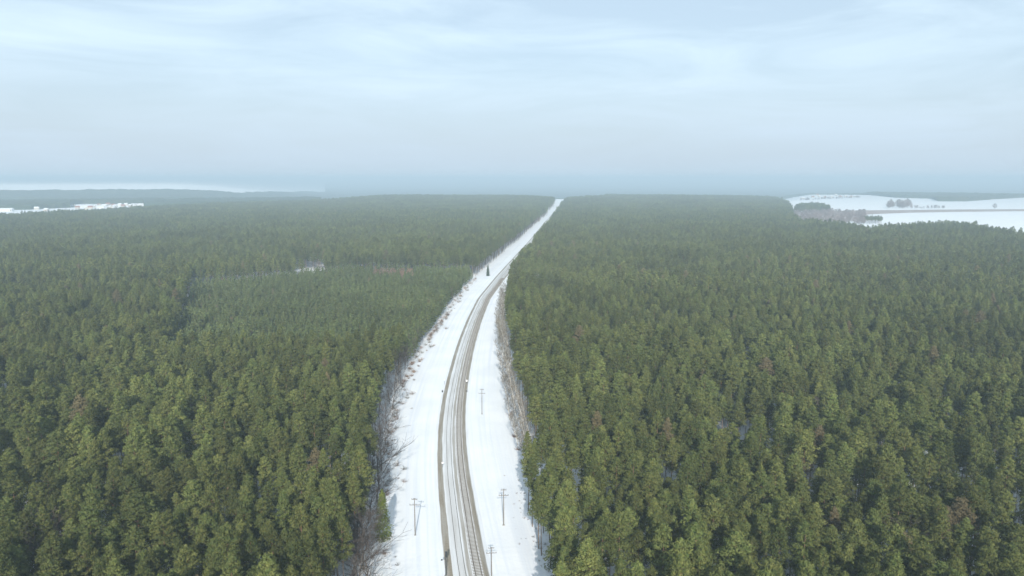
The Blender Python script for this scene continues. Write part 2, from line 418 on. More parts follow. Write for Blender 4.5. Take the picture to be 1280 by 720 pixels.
# ------------------------------------------------------------------ railway
SP = 3.6
def bed_z(u):
    pts = [(-8.2, .03), (-7.2, .35), (-5.8, .62), (-5.2, .66), (-2.0, .66), (-1.8, .62), (-1.5, .66), (1.6, .66), (2.7, .25), (3.4, .03)]
    return float(np.interp(u, [p[0] for p in pts], [p[1] for p in pts]))
us = [-8.2, -7.2, -6.5, -5.8, -5.2, -4.3, -2.9, -2.0, -1.8, -1.5, -.72, 0, .72, 1.6, 2.2, 2.7, 3.4]
def normal_at(y):
    dx = float(track_x(y + 2) - track_x(y - 2)) / 4; l = math.hypot(dx, 1); return (1 / l, -dx / l)
def along(u, y, z):
    n = normal_at(y); x_ = float(track_x(y)); return (x_ + n[0] * u, y + n[1] * u, z + (float(hill(np.array(x_), np.array(y))) if y > 1600 else 0.0))
Yr = np.concatenate([np.arange(-60, 800, 4.0), np.arange(800, 3200, 20.0)])
V = []; U = []; Fs = []
for y in Yr:
    for u in us: V.append(along(u, y, bed_z(u) + .04)); U.append(u)
nu = len(us) - 1
for j in range(len(Yr) - 1):
    for i in range(nu):
        k = j * (nu + 1) + i; Fs.append((k, k + 1, k + nu + 2, k + nu + 1))
me = bpy.data.meshes.new('railway_bed'); me.from_pydata(V, [], Fs); me.update()
me.attributes.new('u', 'FLOAT', 'POINT').data.foreach_set('value', U)
def bed_mat():
    m = mat('ballast_and_snow', (.3, .27, .22), .9); t = m.node_tree; b = t.nodes['Principled BSDF']; k = t.links.new
    at = N(t, 'ShaderNodeAttribute', attribute_name='u'); g = N(t, 'ShaderNodeNewGeometry')
    sp = N(t, 'ShaderNodeSeparateXYZ'); cb = N(t, 'ShaderNodeCombineXYZ'); ym = N(t, 'ShaderNodeMath', operation='MULTIPLY'); ym.inputs[1].default_value = .06
    k(g.outputs['Position'], sp.inputs[0]); k(sp.outputs[1], ym.inputs[0]); k(at.outputs['Fac'], cb.inputs[0]); k(ym.outputs[0], cb.inputs[1])
    n = N(t, 'ShaderNodeTexNoise'); n.inputs['Scale'].default_value = 1.6; n.inputs['Detail'].default_value = 5
    k(cb.outputs[0], n.inputs[0])
    ms = N(t, 'ShaderNodeMath', operation='MULTIPLY_ADD'); ms.inputs[1].default_value = .5; ms.inputs[2].default_value = -.25
    k(n.outputs[0], ms.inputs[0])
    ad = N(t, 'ShaderNodeMath', operation='ADD'); k(at.outputs['Fac'], ad.inputs[0]); k(ms.outputs[0], ad.inputs[1])
    mr = N(t, 'ShaderNodeMapRange'); mr.inputs[1].default_value = -9; mr.inputs[2].default_value = 4
    k(ad.outputs[0], mr.inputs[0])
    cr = N(t, 'ShaderNodeValToRGB'); k(mr.outputs[0], cr.inputs[0]); cr.color_ramp.interpolation = 'LINEAR'
    el = cr.color_ramp.elements
    # snow cover fraction against u
    stops = [(-9, 1), (-7.5, 1), (-7.3, .05), (-5.85, .05), (-5.7, .85), (-4.4, .6), (-2.75, .64), (-2.5, .9), (-2.25, .22), (-1.5, .2), (-1.3, .95), (-.85, .9),
             (-.70, .25), (-.4, .65), (.4, .6), (.62, .25), (.78, .25), (.86, .98), (1.12, .98), (1.25, .05), (2.3, .08), (2.6, 1), (4, 1)]
    el[0].position = 0; el[0].color = (1, 1, 1, 1); el[1].position = 1; el[1].color = (1, 1, 1, 1)
    for u, v in stops[1:-1]:
        e_ = el.new((u + 9) / 13); e_.color = (v, v, v, 1)
    gn = N(t, 'ShaderNodeTexNoise'); gn.inputs['Scale'].default_value = 3.0; gn.inputs['Detail'].default_value = 6
    k(g.outputs['Position'], gn.inputs[0])
    gm = N(t, 'ShaderNodeMix', data_type='RGBA'); gm.inputs[6].default_value = (.17, .145, .11, 1); gm.inputs[7].default_value = (.40, .35, .275, 1)
    k(gn.outputs[0], gm.inputs[0])
    # broken edge of the snow
    n2 = N(t, 'ShaderNodeTexNoise'); n2.inputs['Scale'].default_value = .9; n2.inputs['Detail'].default_value = 6
    k(cb.outputs[0], n2.inputs[0])
    m2 = N(t, 'ShaderNodeMath', operation='MULTIPLY_ADD'); m2.inputs[1].default_value = .7; m2.inputs[2].default_value = -.35; k(n2.outputs[0], m2.inputs[0])
    a2 = N(t, 'ShaderNodeMath', operation='ADD', use_clamp=True); k(cr.outputs[0], a2.inputs[0]); k(m2.outputs[0], a2.inputs[1])
    x = N(t, 'ShaderNodeMix', data_type='RGBA'); x.inputs[7].default_value = (.82, .83, .84, 1)
    k(a2.outputs[0], x.inputs[0]); k(gm.outputs[2], x.inputs[6]); k(x.outputs[2], b.inputs['Base Color'])
    bu = N(t, 'ShaderNodeBump'); bu.inputs['Strength'].default_value = .4; bu.inputs['Distance'].default_value = .1
    k(gn.outputs[0], bu.inputs['Height']); k(bu.outputs[0], b.inputs['Normal'])
    return m
tag(mesh_obj('railway_bed', me, None, bed_mat()), kind='structure')

def rail_mesh(name, u, buried):
    z0 = bed_z(u) + .04; top = .09 if buried else .17; V = []; Fs = []
    for y in Yr:
        for du, dz in ((-.045, -.05), (.045, -.05), (.045, top), (-.045, top)): V.append(along(u + du, y, z0 + dz))
    for j in range(len(Yr) - 1):
        for a_, b_ in ((1, 2), (2, 3), (3, 0)):
            k = j * 4; Fs.append((k + a_, k + b_, k + 4 + b_, k + 4 + a_))
    me = bpy.data.meshes.new(name); me.from_pydata(V, [], Fs); me.update(); return me
sl = MB(); sl.box((0, 0, 0), (2.5, .26, .14)); sleeper_me = sl.mesh('sleeper'); sleeper_me.materials.append(M['sleeper'])
for centre, buried, lab in ((0.0, False, 'right-hand railway track with sleepers showing between its rails'), (-SP, True, 'left-hand railway track half buried in snow, only two thin rails showing')):
    root = empty('railway_track', along(centre, 118, 0)); ox, oy, oz = root.location
    tag(root, lab, 'railway track', 'parallel railway tracks in the clearing')
    for s in (-1, 1):
        o = mesh_obj('rail', rail_mesh('rail', centre + s * .7175, buried), root, M['steel']); o.location = (-ox, -oy, 0)
    if buried: continue
    zs = bed_z(centre) + .04 + (-.02)
    k = 0; y = 121.0; rest = MB()
    while y < 640:
        p = along(centre, y, zs); n = normal_at(y); rz = math.atan2(n[1], n[0])
        if k < 100:
            o = mesh_obj('sleeper', sleeper_me, root); o.location = (p[0] - ox, p[1] - oy, p[2]); o.rotation_euler[2] = rz
        else: rest.box((p[0] - ox, p[1] - oy, p[2]), (2.5, .26, .14), rz=rz)
        k += 1; y += .65
    o = mesh_obj('sleepers', rest.mesh('sleepers'), root, M['sleeper']); o['kind'] = 'stuff'

# ------------------------------------------------------------------ trees
def rand_unit(n, r):
    v = r.normal(size=(n, 3)); return v / np.linalg.norm(v, axis=1, keepdims=True)
def leaf_quads(cent, outward, size, r, spread=.55, aspect=.45):
    """quads facing roughly outward; cent (n,3)"""
    n = len(cent)
    nrm = outward + spread * rand_unit(n, r); nrm /= np.linalg.norm(nrm, axis=1, keepdims=True)
    t = np.cross(nrm, rand_unit(n, r)); t /= np.linalg.norm(t, axis=1, keepdims=True) + 1e-9
    b_ = np.cross(nrm, t)
    s = (size * r.uniform(.7, 1.3, n))[:, None]; w_ = s * aspect
    return np.stack([cent - t * s * .5 - b_ * w_ * .35, cent + t * s * .1 - b_ * w_ * .6, cent + t * s * .55, cent - t * s * .1 + b_ * w_ * .6], 1)

def pine_crown(h, base, rmax, seed, nbr=46, tufts=3, per=15, size=.55, cone=.5, low_gap=True):
    r = np.random.default_rng(seed); Q = []; limbs = []
    lean = r.uniform(-.25, .25, 2)
    for i in range(nbr):
        t = (i + r.uniform(0, 1)) / nbr                     # 0 at crown base, 1 at top
        z = base + (h - base) * t ** .9
        prof = (math.sin(math.pi * min(1, (t * .86 + .14)) ** (1.0 - .35 * cone)) ** .75) * (1 - .28 * cone * t)
        prof = max(prof, .12) * r.uniform(.62, 1.18)
        L_ = rmax * prof * (.6 if t < .06 else 1)
        a_ = i * 2.399 + r.uniform(-.5, .5)
        up = .10 + .55 * t
        d = np.array([math.cos(a_), math.sin(a_), up]); d /= np.linalg.norm(d)
        o = np.array([lean[0] * t, lean[1] * t, z - .25 * L_])
        end = o + d * L_
        limbs.append((o, end))
        nt_ = max(1, int(round(tufts * (.5 + prof * .6))))
        for k in range(nt_):
            f = 1.0 - .62 * k / max(1, tufts) * r.uniform(.8, 1.15)
            c = o + d * L_ * f + r.normal(0, .22, 3) * (rmax / 2.6)
            rad_ = (.62 + .33 * r.random()) * (rmax / 2.6) * (1.05 - .25 * t)
            q = rand_unit(per, r); q[:, 2] = np.abs(q[:, 2]) * .9 - .22
            q /= np.linalg.norm(q, axis=1, keepdims=True)
            cc = c + q * np.array([1.12, 1.12, .52]) * rad_ * r.uniform(.75, 1.05, per)[:, None]
            Q.append(leaf_quads(cc, q, size, r, .55, .32 if size < .5 else .45))
    tip = np.array([lean[0], lean[1], h]); q = rand_unit(per, r); q[:, 2] = np.abs(q[:, 2])
    Q.append(leaf_quads(tip + q * np.array([.35, .35, .6]), q, size, r))
    return np.concatenate(Q), limbs

def pine_trunk(mb, h, base, limbs, rb=.19, sides=6, seed=0, use=14):
    r = random.Random(seed); pts = []; rad_ = []
    bx, by = r.uniform(-.2, .2), r.uniform(-.2, .2)
    for i in range(7):
        t = i / 6; pts.append((bx * math.sin(3 * t), by * math.sin(2.5 * t), -.3 + (h - .4) * t)); rad_.append(rb * (1 - .86 * t) + .015)
    k = 4
    mb.tube(pts[:k], rad_[:k], sides, mi=0); mb.tube(pts[k - 1:], [x * .99 for x in rad_[k - 1:]], sides, mi=1)
    for o, e_ in limbs[::max(1, len(limbs) // use)]:
        mid = (o + e_) / 2 + np.array([0, 0, .1]); mb.tube([o, mid, e_], [.05, .035, .012], 3, cap=False, mi=1)
    for i in range(5):       # dead snags under the crown
        z = base * r.uniform(.55, .98); a_ = r.uniform(0, 6.28); l = r.uniform(.5, 1.3)
        mb.tube([(0, 0, z), (l * math.cos(a_), l * math.sin(a_), z + .1)], [.025, .008], 3, cap=False, mi=0)

def join_tree_mesh(name, mb, quads, mats):
    """trunk + crown in one mesh for the mass of the wood"""
    nv = len(mb.v); v = np.array([tuple(x) for x in mb.v]) if nv else np.zeros((0, 3))
    q = quads.reshape(-1, 3); allv = np.vstack([v, q])
    faces = list(mb.f) + [tuple(nv + 4 * i + k for k in range(4)) for i in range(len(quads))]
    me = bpy.data.meshes.new(name); me.from_pydata(allv.tolist(), [], faces)
    for m in mats: me.materials.append(m)
    me.polygons.foreach_set('material_index', list(mb.mi) + [len(mats) - 1] * len(quads)); me.update()
    return me

NV = 9
PINES = []      # (crown mesh, trunk mesh, joined mesh) at unit scale, about 20 m tall
for i in range(NV):
    r = random.Random(100 + i); h = r.uniform(18.5, 22); base = h * r.uniform(.46, .62); rm = r.uniform(2.3, 3.1)
    Q, limbs = pine_crown(h, base, rm, 200 + i, nbr=44 + r.randrange(14), tufts=3, per=34, size=.46, cone=r.uniform(.2, 1))
    mb = MB(); pine_trunk(mb, h, base, limbs, seed=i, rb=r.uniform(.16, .22))
    cm = quads_to_mesh('pine_crown', Q); cm.materials.append(M['needles'])
    tm = mb.mesh('pine_trunk'); tm.materials.append(M['bark']); tm.materials.append(M['bark_up'])
    PINES.append((cm, tm, join_tree_mesh('pine', mb, Q, [M['bark'], M['bark_up'], M['needles']])))
MID = []
for i in range(6):
    r = random.Random(300 + i); h = r.uniform(18.5, 22); base = h * r.uniform(.45, .58); rm = r.uniform(2.4, 3.1)
    Q, limbs = pine_crown(h, base, rm, 400 + i, nbr=28, tufts=2, per=13, size=.78, cone=r.uniform(.2, 1))
    mb = MB(); pine_trunk(mb, h, base, limbs[:1], seed=i, sides=4, rb=.2, use=1)
    MID.append(join_tree_mesh('mid_pine', mb, Q, [M['bark'], M['bark_up'], M['needles']]))
YNG = []
for i in range(5):
    r = random.Random(500 + i); h = r.uniform(10.5, 13.5)
    Q, limbs = pine_crown(h, h * .2, 2.0, 600 + i, nbr=30, tufts=2, per=9, size=.7, cone=1.0)
    mb = MB(); pine_trunk(mb, h, h * .3, limbs[:1], seed=i, sides=4, rb=.1, use=1)
    YNG.append(join_tree_mesh('young_pine', mb, Q, [M['bark'], M['bark_up'], M['young_needles']]))
CLUMP = []
for i in range(5):
    r = random.Random(700 + i); mb = MB(); Qs = []
    for k in range(7):
        ox, oy = r.uniform(-6.5, 6.5), r.uniform(-6.5, 6.5); h = r.uniform(16.5, 21.5)
        Q, limbs = pine_crown(h, h * .5, 2.9, 800 + i * 10 + k, nbr=14, tufts=1, per=6, size=1.7, cone=.6)
        Qs.append(Q + np.array([ox, oy, 0])); mb.tube([(ox, oy, -.3), (ox, oy, h * .9)], [.24, .1], 3, cap=False)
    CLUMP.append(join_tree_mesh('pine_clump', mb, np.concatenate(Qs), [M['bark'], M['needles']]))

# --- bare trees
def bare_tree(seed, h, spread, lean=(0, 0), levels=5, rb=.16, start=.35, upright=.6, fl=.026):
    r = random.Random(seed); trunk = MB(); tw = MB()
    def grow(p, d, l, rad_, lev):
        pts = [p]; q = p.copy(); dd = d.copy(); n = 3
        for i in range(n):
            dd = (dd + Vector((r.uniform(-.16, .16), r.uniform(-.16, .16), .07))).normalized(); q = q + dd * l / n; pts.append(q.copy())
        tw.tube(pts, [max(rad_, fl), max(rad_ * .8, fl), max(rad_ * .62, fl), max(rad_ * .45, fl * .6)], 3, cap=False)
        if lev <= 0: return
        for i in range(3 if lev > 1 else 5):
            k = r.choice((1, 2, 3, 3)); a_ = r.uniform(0, 6.28); s_ = r.uniform(.45, .95)
            o = dd.orthogonal().normalized(); o = (Matrix.Rotation(a_, 3, dd) @ o)
            nd = (dd + o * s_).normalized()
            grow(pts[k], nd, l * r.uniform(.5, .72), rad_ * .5, lev - 1)
    pts = []; rad_ = []
    for i in range(8):
        t = i / 7; pts.append(Vector((lean[0] * t ** 1.6 + .25 * math.sin(3 * t + seed), lean[1] * t ** 1.6 + .2 * math.sin(4 * t), -.3 + h * t))); rad_.append(rb * (1 - .9 * t) + .012)
    trunk.tube(pts, rad_, 6)
    nb = 20
    for i in range(nb):
        t = start + (1 - start) * (i + .3) / nb; j = min(6, int(t * 7)); f = t * 7 - j; p = pts[j].lerp(pts[j + 1], f)
        a_ = i * 2.4 + r.uniform(-.4, .4); up = upright + .4 * t
        d = Vector((math.cos(a_), math.sin(a_), up)).normalized()
        grow(p, d, spread * (1.15 - .75 * t) * r.uniform(.7, 1.1), rb * (1 - .8 * t) * .45 + .012, levels - 3)
    return trunk, tw
BIRCH = []; OAK = []; SHRUB = []; RED = []
for i in range(6):
    r = random.Random(i); a_ = r.uniform(2.4, 3.9); l = r.uniform(1.5, 4.0)
    t, w_ = bare_tree(20 + i, r.uniform(13, 18), 3.4, (l * math.cos(a_), l * math.sin(a_)), 5, .15, .32, 1.0)
    tm = t.mesh('birch_trunk'); tm.materials.append(M['birch']); cm = w_.mesh('birch_branches'); cm.materials.append(M['twig']); BIRCH.append((tm, cm))
for i in range(4):
    r = random.Random(i + 50)
    t, w_ = bare_tree(60 + i, r.uniform(9, 12.5), 6.0, (r.uniform(0, 2.5), 0), 5, .22, .14, .55)
    tm = t.mesh('bare_tree_trunk'); tm.materials.append(M['grey_bark']); cm = w_.mesh('bare_tree_branches'); cm.materials.append(M['dark_twig']); OAK.append((tm, cm))
def shrub_mesh(seed, h, n, m, name):
    r = random.Random(seed); mb = MB()
    for i in range(n):
        a_ = r.uniform(0, 6.28); s_ = r.uniform(.15, 1.5); d = Vector((math.cos(a_) * s_, math.sin(a_) * s_, 1)).normalized(); p = Vector((r.uniform(-.3, .3), r.uniform(-.3, .3), -.1)); l = h * r.uniform(.55, 1)
        e1 = p + d * l * .5; mb.tube([p, e1, p + d * l + Vector((r.uniform(-.2, .2), r.uniform(-.2, .2), 0))], [.03, .022, .01], 3, cap=False)
        for k in range(5):
            q = p + d * l * r.uniform(.25, .95); v = Vector((r.uniform(-1, 1), r.uniform(-1, 1), r.uniform(.1, 1))).normalized(); mb.tube([q, q + v * l * .28], [.018, .008], 3, cap=False)
    me = mb.mesh(name); me.materials.append(m); return me
M['shrub_twig'] = noisy('shrub_twigs', (.27, .20, .16), (.40, .32, .26), 1.0, rnd=.2)
for i in range(4): SHRUB.append(shrub_mesh(i, 2.6, 22, M['shrub_twig'] if i % 2 else M['twig'], 'shrub_branches'))
for i in range(3): RED.append(shrub_mesh(40 + i, 2.4, 36, M['red_twig'], 'red_shrub_branches'))
def red_tree(seed):
    t, w_ = bare_tree(seed, 10.5, 2.6, (0, 0), 5, .1, .15, 1.1)
    r = np.random.default_rng(seed); Q, _ = pine_crown(10.5, 2.5, 1.7, seed, nbr=24, tufts=2, per=7, size=.45, cone=1)
    tm = t.mesh('trunk'); tm.materials.append(M['grey_bark']); cm = join_tree_mesh('brown_crown', w_, Q, [M['red_twig'], M['red_twig']]); return tm, cm
REDT = [red_tree(90), red_tree(91)]
# spruce
def spruce(seed, h, rb, m):
    r = np.random.default_rng(seed); Q = []
    lv = 26
    for i in range(lv):
        t = i / lv; z = .05 * h + .95 * h * t; rad_ = rb * (1 - t ** 1.5) ** .8 * r.uniform(.85, 1.12)
        for k in range(9):
            a_ = k * .698 + i * .37 + r.uniform(-.15, .15); n = 14; f = r.uniform(.25, 1, n); L_ = rad_ * r.uniform(.8, 1.1)
            side = (r.random(n) - .5) * .55 * L_ * (1 - f * .5)
            c = np.stack([math.cos(a_) * f * L_ - math.sin(a_) * side, math.sin(a_) * f * L_ + math.cos(a_) * side, z - .32 * f * L_ + r.uniform(-.05, .12, n)], 1)
            o = np.tile(np.array([math.cos(a_) * .7, math.sin(a_) * .7, .75]), (n, 1)); Q.append(leaf_quads(c, o, .42, r))
    cm = quads_to_mesh('spruce_crown', np.concatenate(Q)); cm.materials.append(m)
    mb = MB(); mb.tube([(0, 0, -.3), (0, 0, h * .97)], [.17, .02], 6); tm = mb.mesh('spruce_trunk'); tm.materials.append(M['bark']); return tm, cm

def plant_tree(name, me_t, me_c, loc, rz, sc, label, cat, group=None, crown='crown'):
    o = empty(name, loc, rz, sc); mesh_obj('trunk', me_t, o); mesh_obj(crown, me_c, o); tag(o, label, cat, group); return o

# --- individual pines nearest the camera
near = hexgrid(4.55, -50, 470, 420); near = near[wedge(near) & forest_mask(near)]
near = near[~inside(near, YOUNG)]
keep = vnoise(near, 13, 1) * .6 + rng.random(len(near)) * .4 > .32
near = near[keep]
def in_frame(P, z):
    c, s = math.cos(PITCH), math.sin(PITCH); dz = z - CAM_H
    dep = P[:, 1] * c - dz * s; up = P[:, 1] * s + dz * c
    return (dep > 5) & (np.abs(P[:, 0] / dep) < 645 / F) & (up / dep > -362 / F)
vis = in_frame(near, 15.5)
order = np.argsort(np.hypot(near[:, 0], near[:, 1]) + np.where(vis, 0, 1e5))[:300]
isind = np.zeros(len(near), bool); isind[order] = True
dL = xl(near[:, 1]) - near[:, 0]; dR = near[:, 0] - xr(near[:, 1])
ORD = 'first second third fourth fifth sixth seventh eighth ninth tenth eleventh twelfth thirteenth fourteenth fifteenth sixteenth seventeenth eighteenth nineteenth twentieth'.split()
ORD += ['twenty-' + q for q in ORD[:9]] + ['thirtieth', 'thirty-first', 'thirty-second', 'thirty-third', 'thirty-fourth'] * 4
edge_n = {'left': 0, 'right': 0}
order = order[np.argsort(near[order, 1])]
for i in order:
    x, y = near[i]; v = int(rng.integers(NV)); s_ = float(rng.uniform(.80, 1.12) * stand(near[i:i + 1])[0]); w_ = float(rng.uniform(.70, 1.06))
    side = 'left' if dL[i] > 0 else 'right'
    look = ('short ' if s_ < .84 else 'tall ' if s_ > .98 else 'middling ') + ('slender ' if w_ < .8 else 'broad-crowned ' if w_ > .96 else '')
    edge = (0 < dL[i] < 12) or (dL[i] <= 0 and dR[i] < 3.5)
    if edge:
        edge_n[side] += 1
        lab = '%spine bordering the clearing %s of the railway, %s from the bottom' % (look, side, ORD[edge_n[side] - 1]); grp = 'pines along the %s edge of the clearing' % side
    else:
        t_ = abs(x) / (y * .735); zone = 'near the clearing' if t_ < .33 else 'midway to the picture border' if t_ < .66 else 'towards the %s picture border' % side
        row = 'bottom rows' if y < 128 else 'higher rows'
        lab = '%spine in the %s of the %s wood, %s' % (look, row, side, zone); grp = lab + ', look-alikes'
    plant_tree('pine_tree', PINES[v][1], PINES[v][0], (float(x), float(y), 0), float(rng.uniform(0, 6.28)), (s_ * w_, s_ * w_, s_), lab, 'pine tree', grp)

# --- the mass of the wood: instanced on points
lib_n = [0]
def scatter(name, protos, P, smin, smax, label=None, cat=None, wvar=.18, hz=None, wm=1.0):
    lib = bpy.data.collections.new(name + '_kinds')
    for i, me in enumerate(protos):
        lib.objects.link(bpy.data.objects.new('%s_kind_%d' % (name, i), me))
    n = len(P); me = bpy.data.meshes.new(name); me.vertices.add(n)
    z = np.zeros(n) if hz is None else hz
    me.vertices.foreach_set('co', np.column_stack([P, z]).astype(np.float32).ravel()); me.update()
    s = rng.uniform(smin, smax, n) * (stand(P) if 'pine_forest' in name else 1); wv = wm * rng.uniform(1 - wvar, 1 + wvar, n)
    sc = me.attributes.new('scl', 'FLOAT_VECTOR', 'POINT'); sc.data.foreach_set('vector', np.column_stack([s * wv, s * wv, s]).astype(np.float32).ravel())
    ro = me.attributes.new('rot', 'FLOAT_VECTOR', 'POINT'); ro.data.foreach_set('vector', np.column_stack([rng.normal(0, .025, n), rng.normal(0, .025, n), rng.uniform(0, 6.28, n)]).astype(np.float32).ravel())
    ix = me.attributes.new('kindex', 'INT', 'POINT'); ix.data.foreach_set('value', rng.integers(0, len(protos), n).astype(np.int32))
    o = bpy.data.objects.new(name, me); C.objects.link(o)
    ng = bpy.data.node_groups.new(name, 'GeometryNodeTree')
    ng.interface.new_socket('Geometry', in_out='INPUT', socket_type='NodeSocketGeometry'); ng.interface.new_socket('Geometry', in_out='OUTPUT', socket_type='NodeSocketGeometry')
    gi = ng.nodes.new('NodeGroupInput'); go = ng.nodes.new('NodeGroupOutput'); ip = ng.nodes.new('GeometryNodeInstanceOnPoints')
    ci = ng.nodes.new('GeometryNodeCollectionInfo'); ci.inputs[0].default_value = lib; ci.inputs[1].default_value = True; ci.inputs[2].default_value = True
    def attr(nm, ty):
        a_ = ng.nodes.new('GeometryNodeInputNamedAttribute'); a_.data_type = ty; a_.inputs[0].default_value = nm; return a_.outputs[0]
    k = ng.links.new; k(gi.outputs[0], ip.inputs['Points']); k(ci.outputs[0], ip.inputs['Instance']); ip.inputs['Pick Instance'].default_value = True
    k(attr('kindex', 'INT'), ip.inputs['Instance Index']); k(attr('scl', 'FLOAT_VECTOR'), ip.inputs['Scale'])
    er = ng.nodes.new('FunctionNodeEulerToRotation'); k(attr('rot', 'FLOAT_VECTOR'), er.inputs[0]); k(er.outputs[0], ip.inputs['Rotation'])
    k(ip.outputs[0], go.inputs[0])
    md = o.modifiers.new('scatter', 'NODES'); md.node_group = ng
    tag(o, label, cat, None, 'stuff'); print(name, n); return o

rest = near[~isind]
scatter('pine_forest', [p[2] for p in PINES], rest, .76, 1.12, 'dense green pine wood on both sides of the railway', 'pine forest', wm=.88)
mid = hexgrid(4.75, 470, 1500, 1200); mid = mid[wedge(mid, 60) & forest_mask(mid)]; mid = mid[~inside(mid, YOUNG)]
mid = mid[vnoise(mid, 20, 2) * .6 + rng.random(len(mid)) * .4 > .27]
midz = np.zeros(len(mid))
scatter('pine_forest', MID, mid, .74, 1.14, 'pine wood continuing towards the horizon, middle distance', 'pine forest', hz=midz, wm=.90)
yg = hexgrid(3.7, 250, 760, 460); yg = yg[inside(yg, YOUNG) & forest_mask(yg) & (yg[:, 0] < xl(yg[:, 1]) - 1)]
redp = rect_px(466, 336.5, 518, 345, 9.0)
yr_ = inside(yg, redp); redpts = yg[yr_]; yg = yg[~yr_]
scatter('young_pine_stand', YNG, yg, .78, 1.15, 'pale green stand of young low pines left of the railway', 'young pine stand')
far = hexgrid(12.0, 1500, 3500, 2700); far = far[wedge(far, 80) & forest_mask(far)]
scatter('distant_pine_forest', CLUMP, far, .85, 1.08, 'hazy pine wood at the far end of the railway', 'pine forest', hz=hill(far[:, 0], far[:, 1]))
redpts = redpts[::2][:70]
for i, (x, y) in enumerate(redpts):
    t = REDT[i % 2]; plant_tree('young_larch', t[0], t[1], (float(x), float(y), 0), i * 1.3, float(rng.uniform(.85, 1.1)),
        'reddish brown young tree in the small russet patch behind the young pines', 'young tree', 'russet trees among the young pines')

# --- clearing edges
def P3(px, py): x, y = gp(px, py); return (x, y, float(hill(np.array(x), np.array(y))) if y > 1600 else 0.0)
tm, cm = spruce(5, 13.5, 2.7, M['spruce'])
plant_tree('spruce_tree', tm, cm, P3(479, 673), .3, 1.0, 'yellowish green cone-shaped spruce alone on the snow, left of the utility pole', 'spruce tree')
tm2, cm2 = spruce(6, 11, 2.0, M['dark_spruce'])
plant_tree('spruce_tree', tm2, cm2, P3(610, 345), 1.0, 1.0, 'small dark cone-shaped spruce standing alone on the far left side of the clearing', 'spruce tree')

rb = random.Random(11)
yy = 212.0; k = 0
while yy < 520:
    for side in range(2):
        x = float(xr(yy)) + 1.2 + side * 2.6 + rb.uniform(-1, 1.4); v = BIRCH[k % 6]; k += 1
        plant_tree('birch_tree', v[0], v[1], (x, yy + rb.uniform(-2, 2), 0), rb.uniform(-.5, .5), rb.uniform(.75, 1.1) * (1 if side else .8),
                   'bare pale-trunked birch in the thicket on the right edge of the clearing', 'birch tree', 'bare birches along the right edge of the clearing', 'branches')
    yy += 6.2 + (yy - 212) * .012
bare_spots = ((457, 712, 1.1, 0), (447, 690, 1, 2), (452, 704, .8, 1), (462, 655, .85, .5), (455, 640, 1.0, 3), (474, 628, .9, 0), (476, 612, 1.1, 2), (466, 600, 1.0, 1), (478, 588, 1.0, 4), (470, 570, .9, 5),
        (484, 556, .8, 1), (478, 545, .9, 2), (436, 700, 1.0, .3), (452, 610, .9, 1), (485, 530, .8, 2), (492, 512, .85, 0), (496, 494, .8, 1), (488, 505, .9, 4), (503, 478, .9, 2), (508, 462, .9, 5), (498, 470, 1.0, 1), (512, 448, .9, 3), (520, 438, .8, 0), (450, 742, .9, 1), (462, 738, .8, 3), (444, 722, .9, 5), (448, 730, .7, 2), (452, 672, .8, 4), (446, 690, .6, 1), (458, 628, .8, 0), (456, 646, .7, 3))
bare_order = {q: n_ for n_, q in enumerate(sorted(range(len(bare_spots)), key=lambda q: -bare_spots[q][1]))}
for i, (px, py, s_, rz) in enumerate(bare_spots):
    v = OAK[i % 4]; plant_tree('bare_tree', v[0], v[1], P3(px - 2, py), rz, s_ * 1.12, 'bare broadleaf tree on the left edge of the clearing, %s from the bottom' % ORD[bare_order[i]], 'bare tree', 'bare trees along the left edge of the clearing', 'branches')
# leafless birches standing by themselves among the pines
for i, (px, py, lab) in enumerate(((497, 482, 'white-stemmed birch at the left clearing edge, in front of the pines'), (205, 372, 'pale birch in the dark gap beside the young pines'), (255, 352, 'pinkish bare birch behind the young pine stand, far left'))):
    v = BIRCH[i]; plant_tree('birch_tree', v[0], v[1], P3(px, py), 0, 1.0, lab, 'birch tree', None, 'branches')
bl = [(35, 745), (62, 738), (78, 752), (95, 735), (118, 742), (55, 760), (150, 748), (170, 735), (205, 600), (235, 612), (260, 742), (820, 742), (870, 735), (1130, 742), (985, 640), (1020, 560), (760, 600)]
for i, (px, py) in enumerate(bl):
    v = OAK[(i + 1) % 4]; left = px < 600
    plant_tree('bare_tree', v[0], v[1], P3(px, py), i * 1.7, 1.25, 'bare broadleaf tree filling a gap among the pines, %s of the railway' % ('left' if left else 'right'), 'bare tree', 'bare trees among the pines, %s wood' % ('left' if left else 'right'), 'branches')
t_, w_ = bare_tree(77, 15, 3.2, (0, 0), 5, .2, .3, .8); Q, _ = pine_crown(15, 6, 2.6, 77, nbr=30, tufts=2, per=7, size=.4, cone=.6)
tm = t_.mesh('trunk'); tm.materials.append(M['grey_bark']); cm = join_tree_mesh('brown_crown', w_, Q, [M['red_twig'], M['red_twig']])
plant_tree('brown_leaved_tree', tm, cm, P3(413, 742), 0, 1.0, 'brown-leaved tree at the bottom of the left wood, beside the clearing', 'brown tree')

